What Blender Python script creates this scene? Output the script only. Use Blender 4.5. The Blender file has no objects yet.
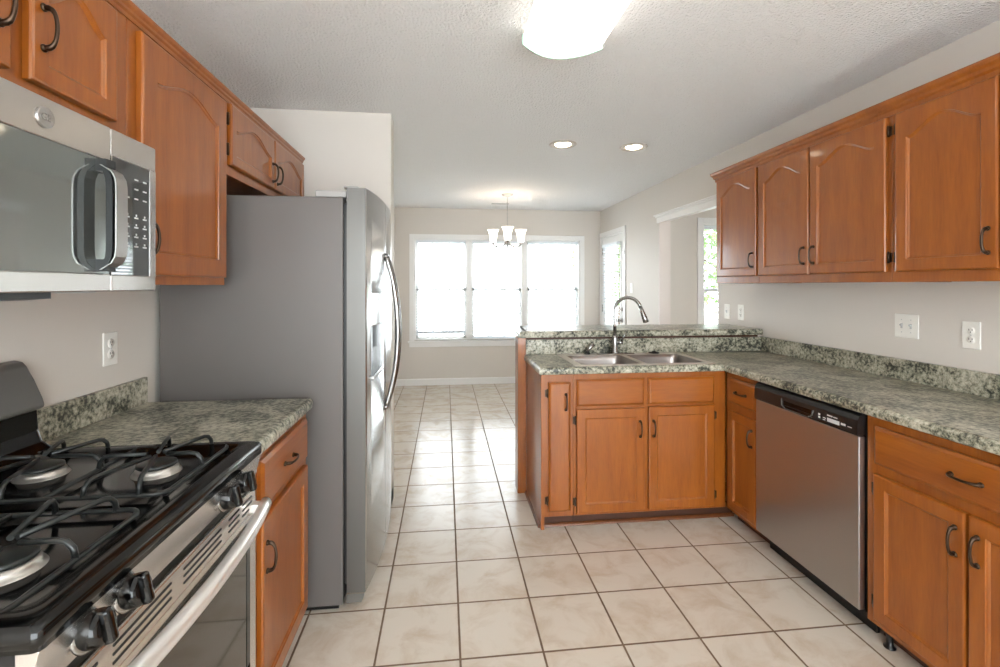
import bpy, bmesh, math, random
from mathutils import Vector, Matrix
random.seed(7)
S = bpy.context.scene
COL = S.collection
R = math.radians

# ------------------------------------------------------------------ camera, world, exposure
W_PX, H_PX, F_PX = 1000.0, 667.0, 474.0
cd = bpy.data.cameras.new('camera'); cam = bpy.data.objects.new('camera', cd); COL.objects.link(cam)
cam.location = (0, 0, 1.37)
cam.rotation_euler = (R(90), 0, -0.114)
cd.sensor_width = 36.0; cd.sensor_fit = 'HORIZONTAL'; cd.lens = F_PX / W_PX * 36.0
cd.shift_y = -(H_PX / 2 - 285.5) / W_PX
cd.clip_start = 0.02
S.camera = cam
w = bpy.data.worlds.new('sky'); S.world = w; w.use_nodes = True
bg = w.node_tree.nodes['Background']; bg.inputs[0].default_value = (0.93, 0.965, 1.0, 1); bg.inputs[1].default_value = 6.0
S.view_settings.view_transform = 'Standard'; S.view_settings.look = 'None'
S.view_settings.exposure = 1.0; S.view_settings.gamma = 1.0; S.view_settings.use_curve_mapping = False
S.cycles.use_denoising = True
S.cycles.max_bounces = 10; S.cycles.diffuse_bounces = 6; S.cycles.glossy_bounces = 4
S.cycles.transparent_max_bounces = 12
S.cycles.sample_clamp_indirect = 6.0
CEILING_LAMP = 1.9      # emission of the long ceiling fixture
WARM = (1.0, 0.90, 0.78, 1)

# room measures
XL, XR, YB, YF, HC = -1.17, 2.205, -2.0, 6.59, 2.435
XD = -0.69

# ------------------------------------------------------------------ materials
def lin(c):
    return tuple(((v/255)/12.92 if v/255 <= .04045 else ((v/255+.055)/1.055)**2.4) for v in c) + (1,)
def newmat(name):
    m = bpy.data.materials.new(name); m.use_nodes = True
    nt = m.node_tree
    return m, nt, nt.nodes['Principled BSDF']
def N(nt, typ, **kw):
    n = nt.nodes.new(typ)
    for k, v in kw.items():
        if k in n.inputs.keys() if hasattr(n.inputs, 'keys') else False: n.inputs[k].default_value = v
        else: setattr(n, k, v)
    return n
def plain(name, rgb, rough=.5, metal=0.0, **extra):
    m, nt, b = newmat(name)
    b.inputs['Base Color'].default_value = lin(rgb); b.inputs['Roughness'].default_value = rough
    b.inputs['Metallic'].default_value = metal
    for k, v in extra.items(): b.inputs[k.replace('_', ' ')].default_value = v
    return m
def noisebump(name, rgb, rough, scale, strength, dist=.002, rgb2=None, metal=0.0, detail=3.0):
    m, nt, b = newmat(name); L = nt.links
    tc = nt.nodes.new('ShaderNodeTexCoord'); no = nt.nodes.new('ShaderNodeTexNoise')
    no.inputs['Scale'].default_value = scale; no.inputs['Detail'].default_value = detail
    L.new(tc.outputs['Object'], no.inputs['Vector'])
    bp = nt.nodes.new('ShaderNodeBump'); bp.inputs['Strength'].default_value = strength; bp.inputs['Distance'].default_value = dist
    L.new(no.outputs['Fac'], bp.inputs['Height']); L.new(bp.outputs[0], b.inputs['Normal'])
    if rgb2:
        r = nt.nodes.new('ShaderNodeValToRGB'); r.color_ramp.elements[0].position = .35; r.color_ramp.elements[1].position = .65
        r.color_ramp.elements[0].color = lin(rgb); r.color_ramp.elements[1].color = lin(rgb2)
        L.new(no.outputs['Fac'], r.inputs[0]); L.new(r.outputs[0], b.inputs['Base Color'])
    else: b.inputs['Base Color'].default_value = lin(rgb)
    b.inputs['Roughness'].default_value = rough; b.inputs['Metallic'].default_value = metal
    return m
def wood(name, a, c, rough=.3, grain=(14, 14, 1.6)):
    m, nt, b = newmat(name); L = nt.links
    tc = nt.nodes.new('ShaderNodeTexCoord'); mp = nt.nodes.new('ShaderNodeMapping')
    oi = nt.nodes.new('ShaderNodeObjectInfo'); ad = nt.nodes.new('ShaderNodeVectorMath'); ad.operation = 'ADD'
    sc = nt.nodes.new('ShaderNodeVectorMath'); sc.operation = 'SCALE'; sc.inputs[3].default_value = 9.0
    cb = nt.nodes.new('ShaderNodeCombineXYZ')
    for k in range(3): L.new(oi.outputs['Random'], cb.inputs[k])
    L.new(cb.outputs[0], sc.inputs[0]); L.new(tc.outputs['Object'], ad.inputs[0]); L.new(sc.outputs[0], ad.inputs[1])
    mp.inputs['Scale'].default_value = grain; L.new(ad.outputs[0], mp.inputs[0])
    n1 = nt.nodes.new('ShaderNodeTexNoise'); n1.inputs['Scale'].default_value = 1.2; n1.inputs['Detail'].default_value = 5; n1.inputs['Distortion'].default_value = .6
    L.new(mp.outputs[0], n1.inputs['Vector'])
    n2 = nt.nodes.new('ShaderNodeTexNoise'); n2.inputs['Scale'].default_value = 9; n2.inputs['Detail'].default_value = 3
    L.new(mp.outputs[0], n2.inputs['Vector'])
    mx = nt.nodes.new('ShaderNodeMix'); mx.data_type = 'FLOAT'; mx.inputs[0].default_value = .35
    L.new(n1.outputs['Fac'], mx.inputs[2]); L.new(n2.outputs['Fac'], mx.inputs[3])
    r = nt.nodes.new('ShaderNodeValToRGB'); r.color_ramp.elements[0].position = .30; r.color_ramp.elements[1].position = .72
    r.color_ramp.elements[0].color = lin(a); r.color_ramp.elements[1].color = lin(c)
    L.new(mx.outputs[0], r.inputs[0]); L.new(r.outputs[0], b.inputs['Base Color'])
    b.inputs['Roughness'].default_value = rough; b.inputs['Coat Weight'].default_value = .3; b.inputs['Coat Roughness'].default_value = .08
    return m
def stone(name):
    m, nt, b = newmat(name); L = nt.links
    tc = nt.nodes.new('ShaderNodeTexCoord')
    big = nt.nodes.new('ShaderNodeTexNoise'); big.inputs['Scale'].default_value = 7; big.inputs['Detail'].default_value = 6; big.inputs['Roughness'].default_value = .62; big.inputs['Distortion'].default_value = .8
    fine = nt.nodes.new('ShaderNodeTexNoise'); fine.inputs['Scale'].default_value = 60; fine.inputs['Detail'].default_value = 5; fine.inputs['Roughness'].default_value = .7
    L.new(tc.outputs['Object'], big.inputs['Vector']); L.new(tc.outputs['Object'], fine.inputs['Vector'])
    mx = nt.nodes.new('ShaderNodeMix'); mx.data_type = 'FLOAT'; mx.inputs[0].default_value = .6
    L.new(big.outputs['Fac'], mx.inputs[2]); L.new(fine.outputs['Fac'], mx.inputs[3])
    r = nt.nodes.new('ShaderNodeValToRGB'); e = r.color_ramp.elements
    e[0].position = .385; e[0].color = lin((30, 33, 29)); e[1].position = .62; e[1].color = lin((204, 200, 184))
    for p, c in ((.44, (70, 71, 60)), (.49, (138, 136, 119)), (.54, (172, 168, 151))):
        q = e.new(p); q.color = lin(c)
    L.new(mx.outputs[0], r.inputs[0]); L.new(r.outputs[0], b.inputs['Base Color'])
    b.inputs['Roughness'].default_value = .28
    return m
def tiles():
    m, nt, b = newmat('ceramic_tile'); L = nt.links
    T = .3096
    tc = nt.nodes.new('ShaderNodeTexCoord'); sp = nt.nodes.new('ShaderNodeSeparateXYZ'); L.new(tc.outputs['Object'], sp.inputs[0])
    def M(op, a, bb=None):
        n = nt.nodes.new('ShaderNodeMath'); n.operation = op
        for k, v in enumerate((a, bb)):
            if v is None: continue
            if isinstance(v, (int, float)): n.inputs[k].default_value = v
            else: L.new(v, n.inputs[k])
        return n.outputs[0]
    us = []; fl = []
    for o, off in ((sp.outputs[0], .172*T), (sp.outputs[1], 5.627*T)):
        u = M('DIVIDE', M('SUBTRACT', o, off), T); f = M('FRACT', u); fl.append(M('FLOOR', u))
        us.append(M('ABSOLUTE', M('SUBTRACT', f, .5)))
    edge = M('MAXIMUM', us[0], us[1])                       # 0.5 on the joint
    wob = nt.nodes.new('ShaderNodeTexNoise'); wob.inputs['Scale'].default_value = 30; L.new(tc.outputs['Object'], wob.inputs['Vector'])
    e2 = M('ADD', edge, M('MULTIPLY', M('SUBTRACT', wob.outputs['Fac'], .5), .006))
    mr = nt.nodes.new('ShaderNodeMapRange'); mr.inputs[1].default_value = .4845; mr.inputs[2].default_value = .4885
    L.new(e2, mr.inputs[0])
    cb = nt.nodes.new('ShaderNodeCombineXYZ'); L.new(fl[0], cb.inputs[0]); L.new(fl[1], cb.inputs[1])
    wn = nt.nodes.new('ShaderNodeTexWhiteNoise'); L.new(cb.outputs[0], wn.inputs['Vector'])
    ad = nt.nodes.new('ShaderNodeVectorMath'); ad.operation = 'ADD'
    sc = nt.nodes.new('ShaderNodeVectorMath'); sc.operation = 'SCALE'; sc.inputs[3].default_value = 7.0
    L.new(wn.outputs['Color'], sc.inputs[0]); L.new(tc.outputs['Object'], ad.inputs[0]); L.new(sc.outputs[0], ad.inputs[1])
    no = nt.nodes.new('ShaderNodeTexNoise'); no.inputs['Scale'].default_value = 6.5; no.inputs['Detail'].default_value = 6; no.inputs['Roughness'].default_value = .6; no.inputs['Distortion'].default_value = .5
    L.new(ad.outputs[0], no.inputs['Vector'])
    r = nt.nodes.new('ShaderNodeValToRGB'); e = r.color_ramp.elements
    e[0].position = .34; e[0].color = lin((192, 176, 158)); e[1].position = .55; e[1].color = lin((207, 197, 184))
    L.new(no.outputs['Fac'], r.inputs[0])
    mx = nt.nodes.new('ShaderNodeMix'); mx.data_type = 'RGBA'; mx.inputs[7].default_value = lin((112, 90, 70))
    L.new(mr.outputs[0], mx.inputs[0]); L.new(r.outputs[0], mx.inputs[6]); L.new(mx.outputs[2], b.inputs['Base Color'])
    rr = nt.nodes.new('ShaderNodeMapRange'); rr.inputs[3].default_value = .22; rr.inputs[4].default_value = .8; L.new(mr.outputs[0], rr.inputs[0])
    L.new(rr.outputs[0], b.inputs['Roughness'])
    bp = nt.nodes.new('ShaderNodeBump'); bp.inputs['Strength'].default_value = .5; bp.inputs['Distance'].default_value = .003; bp.invert = True
    L.new(mr.outputs[0], bp.inputs['Height']); L.new(bp.outputs[0], b.inputs['Normal'])
    return m
def glow(name, rgb, st, rough=.4):
    m, nt, b = newmat(name)
    b.inputs['Base Color'].default_value = lin(rgb); b.inputs['Roughness'].default_value = rough
    b.inputs['Emission Color'].default_value = lin(rgb); b.inputs['Emission Strength'].default_value = st
    return m
def brushed(name, rgb, rough=.28, scale=(2, 2, 300), stren=.06, metal=1.0):
    m, nt, b = newmat(name); L = nt.links
    tc = nt.nodes.new('ShaderNodeTexCoord'); mp = nt.nodes.new('ShaderNodeMapping'); mp.inputs['Scale'].default_value = scale
    no = nt.nodes.new('ShaderNodeTexNoise'); no.inputs['Scale'].default_value = 1; no.inputs['Detail'].default_value = 4
    L.new(tc.outputs['Object'], mp.inputs[0]); L.new(mp.outputs[0], no.inputs['Vector'])
    mr = nt.nodes.new('ShaderNodeMapRange'); mr.inputs[3].default_value = rough-.006; mr.inputs[4].default_value = rough+.006
    L.new(no.outputs['Fac'], mr.inputs[0]); L.new(mr.outputs[0], b.inputs['Roughness'])
    b.inputs['Base Color'].default_value = lin(rgb); b.inputs['Metallic'].default_value = metal
    b.inputs['Anisotropic'].default_value = .3
    return m
def pane_glass(name):
    m = bpy.data.materials.new(name); m.use_nodes = True; nt = m.node_tree; nt.nodes.clear(); L = nt.links
    o = nt.nodes.new('ShaderNodeOutputMaterial'); mix = nt.nodes.new('ShaderNodeMixShader')
    t = nt.nodes.new('ShaderNodeBsdfTransparent'); t.inputs[0].default_value = (.96, .98, .98, 1)
    g = nt.nodes.new('ShaderNodeBsdfGlossy'); g.inputs['Roughness'].default_value = .02
    lw = nt.nodes.new('ShaderNodeLayerWeight'); pw = nt.nodes.new('ShaderNodeMath'); pw.operation = 'POWER'; pw.inputs[1].default_value = 5
    ma = nt.nodes.new('ShaderNodeMath'); ma.operation = 'MULTIPLY_ADD'; ma.inputs[1].default_value = .5; ma.inputs[2].default_value = .03
    L.new(lw.outputs['Facing'], pw.inputs[0]); L.new(pw.outputs[0], ma.inputs[0]); L.new(ma.outputs[0], mix.inputs[0]); L.new(t.outputs[0], mix.inputs[1]); L.new(g.outputs[0], mix.inputs[2]); L.new(mix.outputs[0], o.inputs[0])
    return m

WALL = noisebump('wall_paint', (213, 206, 198), .6, 180, .12, .001)
CEIL = noisebump('popcorn_ceiling', (238, 237, 236), .9, 85, 1.0, .018, detail=3)
TRIM = plain('white_trim_paint', (236, 234, 232), .35)
FLOOR = tiles()
WOOD = wood('maple_stain', (128, 66, 16), (162, 92, 26))
WOODH = wood('maple_stain_level', (128, 66, 16), (162, 92, 26), grain=(1.6, 14, 14))
WOODIN = plain('cabinet_interior', (60, 36, 20), .6)
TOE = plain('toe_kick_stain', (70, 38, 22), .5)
STONE = stone('green_grey_laminate')
STEEL = brushed('brushed_steel', (178, 175, 172), .33)
STEELH = brushed('brushed_steel_level', (198, 194, 190), .27, (300, 2, 2))
STEELY = brushed('brushed_steel_range', (226, 222, 218), .25, (2, 2, 300))
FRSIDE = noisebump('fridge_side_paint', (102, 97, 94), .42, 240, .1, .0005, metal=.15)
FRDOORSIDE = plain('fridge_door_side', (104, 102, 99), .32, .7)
HANDLEM = plain('fridge_handle_steel', (150, 148, 146), .24, 1.0)
FRFRONT = brushed('fridge_door_steel', (200, 200, 200), .22, (300, 300, 2))
CHROME = plain('chrome', (165, 164, 162), .13, 1.0)
SINKM = brushed('sink_steel', (160, 152, 148), .3, (200, 2, 2))
BRONZE = plain('dark_bronze', (72, 56, 44), .3, .85)
BLACKG = plain('black_enamel', (8, 8, 8), .12, 0)
BLACKP = plain('black_plastic', (20, 20, 21), .32)
BLACKGLASS = plain('black_glass', (18, 20, 20), .04, 0, Coat_Weight=1.0, Specular_IOR_Level=.9)
MWGLASS = plain('mirror_tinted_glass', (150, 154, 152), .07, .85)
OVGLASS = plain('oven_glass', (86, 82, 76), .06, .55)
GREYP = plain('grey_satin_plastic', (104, 102, 98), .35, .3)
LGREYP = plain('light_grey_plastic', (190, 190, 190), .4)
IRON = plain('grate_enamel', (34, 36, 35), .28)
ALU = plain('burner_aluminium', (190, 186, 180), .35, .9)
CREAM = plain('white_plate_plastic', (236, 233, 226), .3)
SLOT = plain('dark_slot', (40, 38, 36), .6)
BLIND, _nt, _b = newmat('blind_slat_white')
_b.inputs['Base Color'].default_value = lin((240, 242, 244)); _b.inputs['Roughness'].default_value = .5
_t = _nt.nodes.new('ShaderNodeBsdfTranslucent'); _t.inputs[0].default_value = lin((236, 240, 244)); _m = _nt.nodes.new('ShaderNodeMixShader'); _m.inputs[0].default_value = .45
_nt.links.new(_b.outputs[0], _m.inputs[1]); _nt.links.new(_t.outputs[0], _m.inputs[2]); _nt.links.new(_m.outputs[0], _nt.nodes['Material Output'].inputs['Surface'])
SHADE = glow('frosted_shade', (255, 247, 236), 1.6)
LAMP = glow('ceiling_diffuser', (255, 250, 243), CEILING_LAMP)
CAN = glow('recessed_lamp_lens', (255, 236, 208), 14)
ACRYL = plain('clear_diffuser_edge', (178, 212, 194), .2)
CANRING = plain('recessed_trim', (206, 196, 186), .4)
NICKEL = plain('brushed_nickel', (176, 172, 168), .3, 1.0)
GLASS = pane_glass('window_glass')
PRINT = plain('keypad_print', (205, 208, 208), .5)
BARK = noisebump('tree_bark', (92, 76, 62), .9, 20, .6, .02)
LEAF = noisebump('tree_leaves', (84, 116, 62), .7, 3, .1, .01, rgb2=(132, 162, 100))
PATIO = noisebump('patio_concrete', (206, 206, 202), .8, 20, .2, .003)
EXT = plain('porch_rail_paint', (225, 232, 238), .5)

# ------------------------------------------------------------------ mesh helpers
def BM(): return bmesh.new()
def box(bm, x0, x1, y0, y1, z0, z1, bev=0.0, seg=2):
    vs = [bm.verts.new((x, y, z)) for x in (x0, x1) for y in (y0, y1) for z in (z0, z1)]
    f = [(0, 1, 3, 2), (4, 6, 7, 5), (0, 4, 5, 1), (2, 3, 7, 6), (0, 2, 6, 4), (1, 5, 7, 3)]
    fs = [bm.faces.new([vs[i] for i in q]) for q in f]
    if bev > 0:
        es = list({e for q in fs for e in q.edges})
        bmesh.ops.bevel(bm, geom=es, offset=bev, segments=seg, profile=.5, affect='EDGES', clamp_overlap=True)
    return bm
def tube(bm, pts, rad, seg=10, cap=True, closed=False):
    pts = [Vector(p) for p in pts]; n = len(pts)
    rads = rad if isinstance(rad, (list, tuple)) else [rad]*n
    rings = []; prev = None
    for i, p in enumerate(pts):
        if closed: t = pts[(i+1) % n] - pts[i-1]
        elif i == 0: t = pts[1]-pts[0]
        elif i == n-1: t = pts[-1]-pts[-2]
        else: t = (pts[i+1]-p).normalized() + (p-pts[i-1]).normalized()
        if t.length < 1e-9: t = Vector((0, 0, 1))
        t.normalize()
        if prev is None:
            a = Vector((0, 0, 1)) if abs(t.z) < .9 else Vector((1, 0, 0)); u = t.cross(a).normalized()
        else:
            u = prev - t*prev.dot(t)
            u = u.normalized() if u.length > 1e-6 else t.orthogonal().normalized()
        prev = u; v = t.cross(u)
        rings.append([bm.verts.new(p + (u*math.cos(2*math.pi*k/seg) + v*math.sin(2*math.pi*k/seg))*rads[i]) for k in range(seg)])
    m = n if closed else n-1
    for i in range(m):
        A, B = rings[i], rings[(i+1) % n]
        for k in range(seg):
            f = bm.faces.new((A[k], A[(k+1) % seg], B[(k+1) % seg], B[k])); f.smooth = True
    if cap and not closed: bm.faces.new(rings[0]); bm.faces.new(rings[-1])
    return bm
def lathe(bm, prof, origin=(0, 0, 0), axis='Z', seg=32, smooth=True):
    """prof: list of (radius, height); closed at the axis when radius is 0."""
    o = Vector(origin); rings = []
    for r, h in prof:
        if r < 1e-6:
            p = {'Z': Vector((0, 0, h)), 'X': Vector((h, 0, 0)), 'Y': Vector((0, h, 0))}[axis]
            rings.append([bm.verts.new(o+p)])
        else:
            ring = []
            for k in range(seg):
                a = 2*math.pi*k/seg; c, s = r*math.cos(a), r*math.sin(a)
                p = {'Z': Vector((c, s, h)), 'X': Vector((h, c, s)), 'Y': Vector((s, h, c))}[axis]
                ring.append(bm.verts.new(o+p))
            rings.append(ring)
    for A, B in zip(rings, rings[1:]):
        for k in range(seg):
            a, b2 = A[k % len(A)], A[(k+1) % len(A)]; c, d = B[(k+1) % len(B)], B[k % len(B)]
            q = []
            for v in (a, b2, c, d):
                if v not in q: q.append(v)
            if len(q) >= 3:
                f = bm.faces.new(q); f.smooth = smooth
    return bm
def prism(bm, poly, a0, a1, axis='Y', bev=0):
    """poly in the plane across AXIS: axis Y -> (x,z); axis X -> (y,z); axis Z -> (x,y)."""
    def P(p, a): return {'Y': (p[0], a, p[1]), 'X': (a, p[0], p[1]), 'Z': (p[0], p[1], a)}[axis]
    A = [bm.verts.new(P(p, a0)) for p in poly]; B = [bm.verts.new(P(p, a1)) for p in poly]
    fs = [bm.faces.new(A), bm.faces.new(B)]
    n = len(poly)
    for i in range(n): fs.append(bm.faces.new((A[i], A[(i+1) % n], B[(i+1) % n], B[i])))
    if bev:
        es = list({e for q in fs for e in q.edges})
        bmesh.ops.bevel(bm, geom=es, offset=bev, segments=2, profile=.5, affect='EDGES', clamp_overlap=True)
    return bm
def sweep(bm, path, prof, side=1, closed_prof=True, smooth=False):
    """path: (x,y) points; prof: (out, z); out is measured to the right of travel times SIDE; mitred corners."""
    n = len(path); P = [Vector(p) for p in path]; rings = []
    for i in range(n):
        d0 = (P[i]-P[i-1]).normalized() if i > 0 else (P[1]-P[0]).normalized()
        d1 = (P[i+1]-P[i]).normalized() if i < n-1 else (P[-1]-P[-2]).normalized()
        n0 = Vector((d0.y, -d0.x)); n1 = Vector((d1.y, -d1.x)); m = (n0+n1).normalized(); m /= max(.2, m.dot(n0))
        rings.append([bm.verts.new((P[i].x+m.x*o*side, P[i].y+m.y*o*side, z)) for o, z in prof])
    k = len(prof)
    for A, B in zip(rings, rings[1:]):
        for j in range(k if closed_prof else k-1):
            f = bm.faces.new((A[j], A[(j+1) % k], B[(j+1) % k], B[j])); f.smooth = smooth
    if closed_prof: bm.faces.new(rings[0]); bm.faces.new(rings[-1])
    return bm
def xform(bm, M): bmesh.ops.transform(bm, matrix=M, verts=bm.verts); return bm

def obj(name, bm, mat, parent=None, loc=(0, 0, 0)):
    bmesh.ops.recalc_face_normals(bm, faces=bm.faces)
    me = bpy.data.meshes.new(name); bm.to_mesh(me); bm.free(); me.materials.append(mat)
    o = bpy.data.objects.new(name, me); COL.objects.link(o); o.location = loc
    if parent: o.parent = parent
    return o
def tag(o, label=None, cat=None, group=None, kind=None):
    if label: o['label'] = label
    if cat: o['category'] = cat
    if group: o['group'] = group
    if kind: o['kind'] = kind
    return o
def thing(name, label, cat, loc=(0, 0, 0), rz=0.0, group=None):
    o = bpy.data.objects.new(name, None); COL.objects.link(o); o.location = loc; o.rotation_euler = (0, 0, rz)
    o.empty_display_size = .05
    return tag(o, label, cat, group)
def struct(name, bm, mat):
    return tag(obj(name, bm, mat), None, None, None, 'structure')
def copy_tree(o, parent=None):
    c = o.copy(); COL.objects.link(c)
    if parent: c.parent = parent
    for ch in list(o.children): copy_tree(ch, c)
    return c
def text_mesh(name, body, size, mat, parent, loc, rot, depth=.0004, align='CENTER'):
    cu = bpy.data.curves.new(name, 'FONT'); cu.body = body; cu.size = size; cu.extrude = depth; cu.align_x = align; cu.align_y = 'CENTER'
    t = bpy.data.objects.new('tmp', cu); COL.objects.link(t)
    me = bpy.data.meshes.new_from_object(t.evaluated_get(bpy.context.evaluated_depsgraph_get()))
    bpy.data.objects.remove(t); me.materials.clear(); me.materials.append(mat)
    o = bpy.data.objects.new(name, me); COL.objects.link(o); o.parent = parent; o.location = loc; o.rotation_euler = rot
    return o

# ================================================================== THE SETTING
b = BM(); box(b, XL-.12, 6.2, YB-.1, YF+.12, -.1, 0); struct('floor', b, FLOOR)
b = BM(); box(b, XL-.12, 6.2, YB-.1, YF+.12, HC, HC+.1); struct('ceiling', b, CEIL)
b = BM(); box(b, XL-.12, XL, YB, 2.99, 0, HC); struct('wall_left', b, WALL)
b = BM(); box(b, XL-.12, -.335, 2.99, 3.13, 0, HC, .004); struct('wall_return', b, WALL)
b = BM(); box(b, XD-.12, XD, 3.13, YF, 0, HC); struct('wall_dining_left', b, WALL)
def wall_with_holes(axis, a0, a1, t0, t1, holes):
    """A wall along AXIS between a0 and a1, thickness t0..t1, holes (h0,h1,z0,z1) sorted."""
    bm = BM()
    def put(u0, u1, z0, z1):
        if u1-u0 < 1e-4 or z1-z0 < 1e-4: return
        if axis == 'X': box(bm, u0, u1, t0, t1, z0, z1)
        else: box(bm, t0, t1, u0, u1, z0, z1)
    cur = a0
    for h0, h1, z0, z1 in holes:
        put(cur, h0, 0, HC); put(h0, h1, 0, z0); put(h0, h1, z1, HC); cur = h1
    put(cur, a1, 0, HC)
    return bm
WIN = (-.43, 1.90, .62, 2.01)
struct('wall_far', wall_with_holes('X', XD-.12, XR+.12, YF, YF+.12, [WIN]), WALL)
struct('wall_right', wall_with_holes('Y', YB, YF, XR, XR+.12, [(3.62, 4.72, 0, 2.06), (5.68, 6.53, 0, 2.05)]), WALL)
LW = (2.85, 3.65, .62, 2.06)
struct('wall_living_far', wall_with_holes('X', XR+.12, 6.1, 5.0, 5.12, [LW, (4.3, 5.1, .62, 2.06)]), WALL)
b = BM(); box(b, 6.08, 6.2, YB, 5.12, 0, HC); struct('wall_living_right', b, WALL)
struct('wall_back', wall_with_holes('X', XL-.12, 6.2, YB-.1, YB, [(-1.0, 2.0, .15, 2.3), (3.4, 5.2, .1, 2.15)]), WALL)  # both holes are added, out of view, to let fill daylight in
# half wall behind the sink
b = BM(); box(b, .478, XR, 3.10, 3.20, 0, 1.026); struct('wall_half', b, WALL)
# baseboards
BP = [(0, 0), (.014, 0), (.014, .075), (.009, .088), (0, .09)]
b = BM(); sweep(b, [(XD, YF), (XR, YF)], BP); struct('baseboard_far', b, TRIM)
b = BM(); sweep(b, [(XD, 3.13), (XD, YF)], BP); struct('baseboard_dining_left', b, TRIM)
b = BM(); sweep(b, [(-.60, 2.99), (-.335, 2.99), (-.335, 3.13), (XD, 3.13)], BP); struct('baseboard_return', b, TRIM) if False else None
b.free()
b = BM(); sweep(b, [(XD+.02, 3.13), (-.335, 3.13), (-.335, 2.99), (-.42, 2.99)], BP, side=1); struct('baseboard_return', b, TRIM)
b = BM(); sweep(b, [(XR, YF), (XR, 6.61-.03)], BP); b.free()
b = BM(); sweep(b, [(XR, 5.60), (XR, 4.72)], BP); struct('baseboard_right', b, TRIM)
b = BM(); sweep(b, [(XR, 3.20), (.478, 3.20)], BP, side=1); struct('baseboard_half', b, TRIM)
b = BM(); sweep(b, [(2.345, 5.0), (6.08, 5.0)], BP); struct('baseboard_living', b, TRIM)

# cased opening to the living room
b = BM()
box(b, XR, XR+.12, 3.62, 4.72, 2.04, 2.06)
for (p0, p1, z0, z1) in ((.018, .0, 2.02, 2.075), (.03, .0, 2.075, 2.09), (.042, .0, 2.09, 2.105)):
    box(b, XR-p0, XR, 3.60-p0, 4.715+p0, z0, z1, .002)
struct('trim_1', b, TRIM)
b = BM(); box(b, XR+.001, XR+.12, 4.70, 4.72, 0, 2.04); box(b, XR+.001, XR+.12, 3.62, 3.64, 0, 2.04); struct('trim_2', b, plain('jamb_paint', (222, 212, 206), .5))

# far (dining) window, three double hung sashes side by side
def window(name, x0, x1, z0, z1, y, mull, casing=.065, rails=(1.315,), bars=(2, 1), depth=.12):
    """Casing on the room side (towards -y), frame in the wall, sashes and glass."""
    fr = BM()
    for a0, a1 in ((x0-casing, x0), (x1, x1+casing)): box(fr, a0, a1, y-.016, y, z0-.01, z1+casing, .003)
    box(fr, x0, x1, y-.016, y, z1, z1+casing, .003)
    box(fr, x0-casing-.02, x1+casing+.02, y-.05, y, z0-.035, z0-.01, .004)           # stool
    box(fr, x0-casing, x1+casing, y-.014, y, z0-.095, z0-.035, .003)                  # apron
    for a0, a1 in ((x0, x0+.018), (x1-.018, x1)): box(fr, a0, a1, y, y+depth, z0, z1)
    box(fr, x0, x1, y, y+depth, z0-.01, z0+.012); box(fr, x0, x1, y, y+depth, z1-.018, z1)
    for m0, m1 in mull: box(fr, m0, m1, y+.02, y+depth, z0, z1)
    root = struct(name, fr, TRIM)
    edges = [x0+.018] + [v for m in mull for v in m] + [x1-.018]
    for i in range(0, len(edges), 2):
        a, c = edges[i], edges[i+1]
        s = BM(); zr = rails[0]
        for (q0, q1, yy) in ((z0+.012, zr+.018, y+.05), (zr-.018, z1-.018, y+.078)):
            t = .034
            box(s, a, a+t, yy, yy+.026, q0, q1); box(s, c-t, c, yy, yy+.026, q0, q1)
            box(s, a, c, yy, yy+.026, q0, q0+t); box(s, a, c, yy, yy+.026, q1-t, q1)
            for k in range(bars[0]):
                xx = a+(c-a)*(k+1)/(bars[0]+1); box(s, xx-.006, xx+.006, yy+.008, yy+.016, q0+t, q1-t)
            for k in range(bars[1]):
                zz = q0+(q1-q0)*(k+1)/(bars[1]+1); box(s, a+t, c-t, yy+.008, yy+.016, zz-.006, zz+.006)
        obj('sash', s, TRIM, root)
        g = BM(); box(g, a+.03, c-.03, y+.0615, y+.0645, z0+.03, zr); box(g, a+.03, c-.03, y+.0895, y+.0925, zr, z1-.04)
        obj('pane', g, GLASS, root)
    return root
MU = [(.285, .36), (1.065, 1.14)]
window('window_1', *WIN, YF, MU)
window('window_2', *LW, 5.0, [])
window('window_3', 4.3, 5.1, .62, 2.06, 5.0, [])
# big glazed openings added behind the camera, out of view, for frontal fill daylight
for nm, (x0, x1, z0, z1) in (('fill_window_4', (-1.0, 2.0, .15, 2.3)), ('fill_window_5', (3.4, 5.2, .1, 2.15))):
    b = BM()
    for a0, a1 in ((x0, x0+.05), ((x0+x1)/2-.025, (x0+x1)/2+.025), (x1-.05, x1)): box(b, a0, a1, YB-.07, YB-.02, z0, z1)
    box(b, x0, x1, YB-.07, YB-.02, z0, z0+.05); box(b, x0, x1, YB-.07, YB-.02, z1-.05, z1)
    rt = struct(nm, b, TRIM)
    g = BM(); box(g, x0+.04, x1-.04, YB-.046, YB-.043, z0+.04, z1-.04); obj('pane', g, GLASS, rt)

# patio door in the right wall
b = BM()
box(b, XR-.016, XR, 5.62, 5.68, 0, 2.11, .003); box(b, XR-.016, XR, 6.53, 6.585, 0, 2.11, .003); box(b, XR-.016, XR, 5.68, 6.53, 2.05, 2.11, .003)
box(b, XR, XR+.12, 5.68, 5.70, 0, 2.05); box(b, XR, XR+.12, 6.51, 6.53, 0, 2.05); box(b, XR, XR+.12, 5.68, 6.53, 2.03, 2.05)
door = struct('door_1', b, TRIM)
b = BM()
dx0, dx1 = XR+.01, XR+.05
box(b, dx0, dx1, 5.703, 5.815, .01, 2.027, .002); box(b, dx0, dx1, 6.395, 6.507, .01, 2.027, .002)
box(b, dx0, dx1, 5.815, 6.395, .01, .22); box(b, dx0, dx1, 5.815, 6.395, 1.91, 2.027)
for a in ((5.805, 5.835, .21, 1.93), (6.375, 6.405, .21, 1.93)): box(b, dx0-.008, dx0+.002, a[0], a[1], a[2], a[3], .002)
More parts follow.
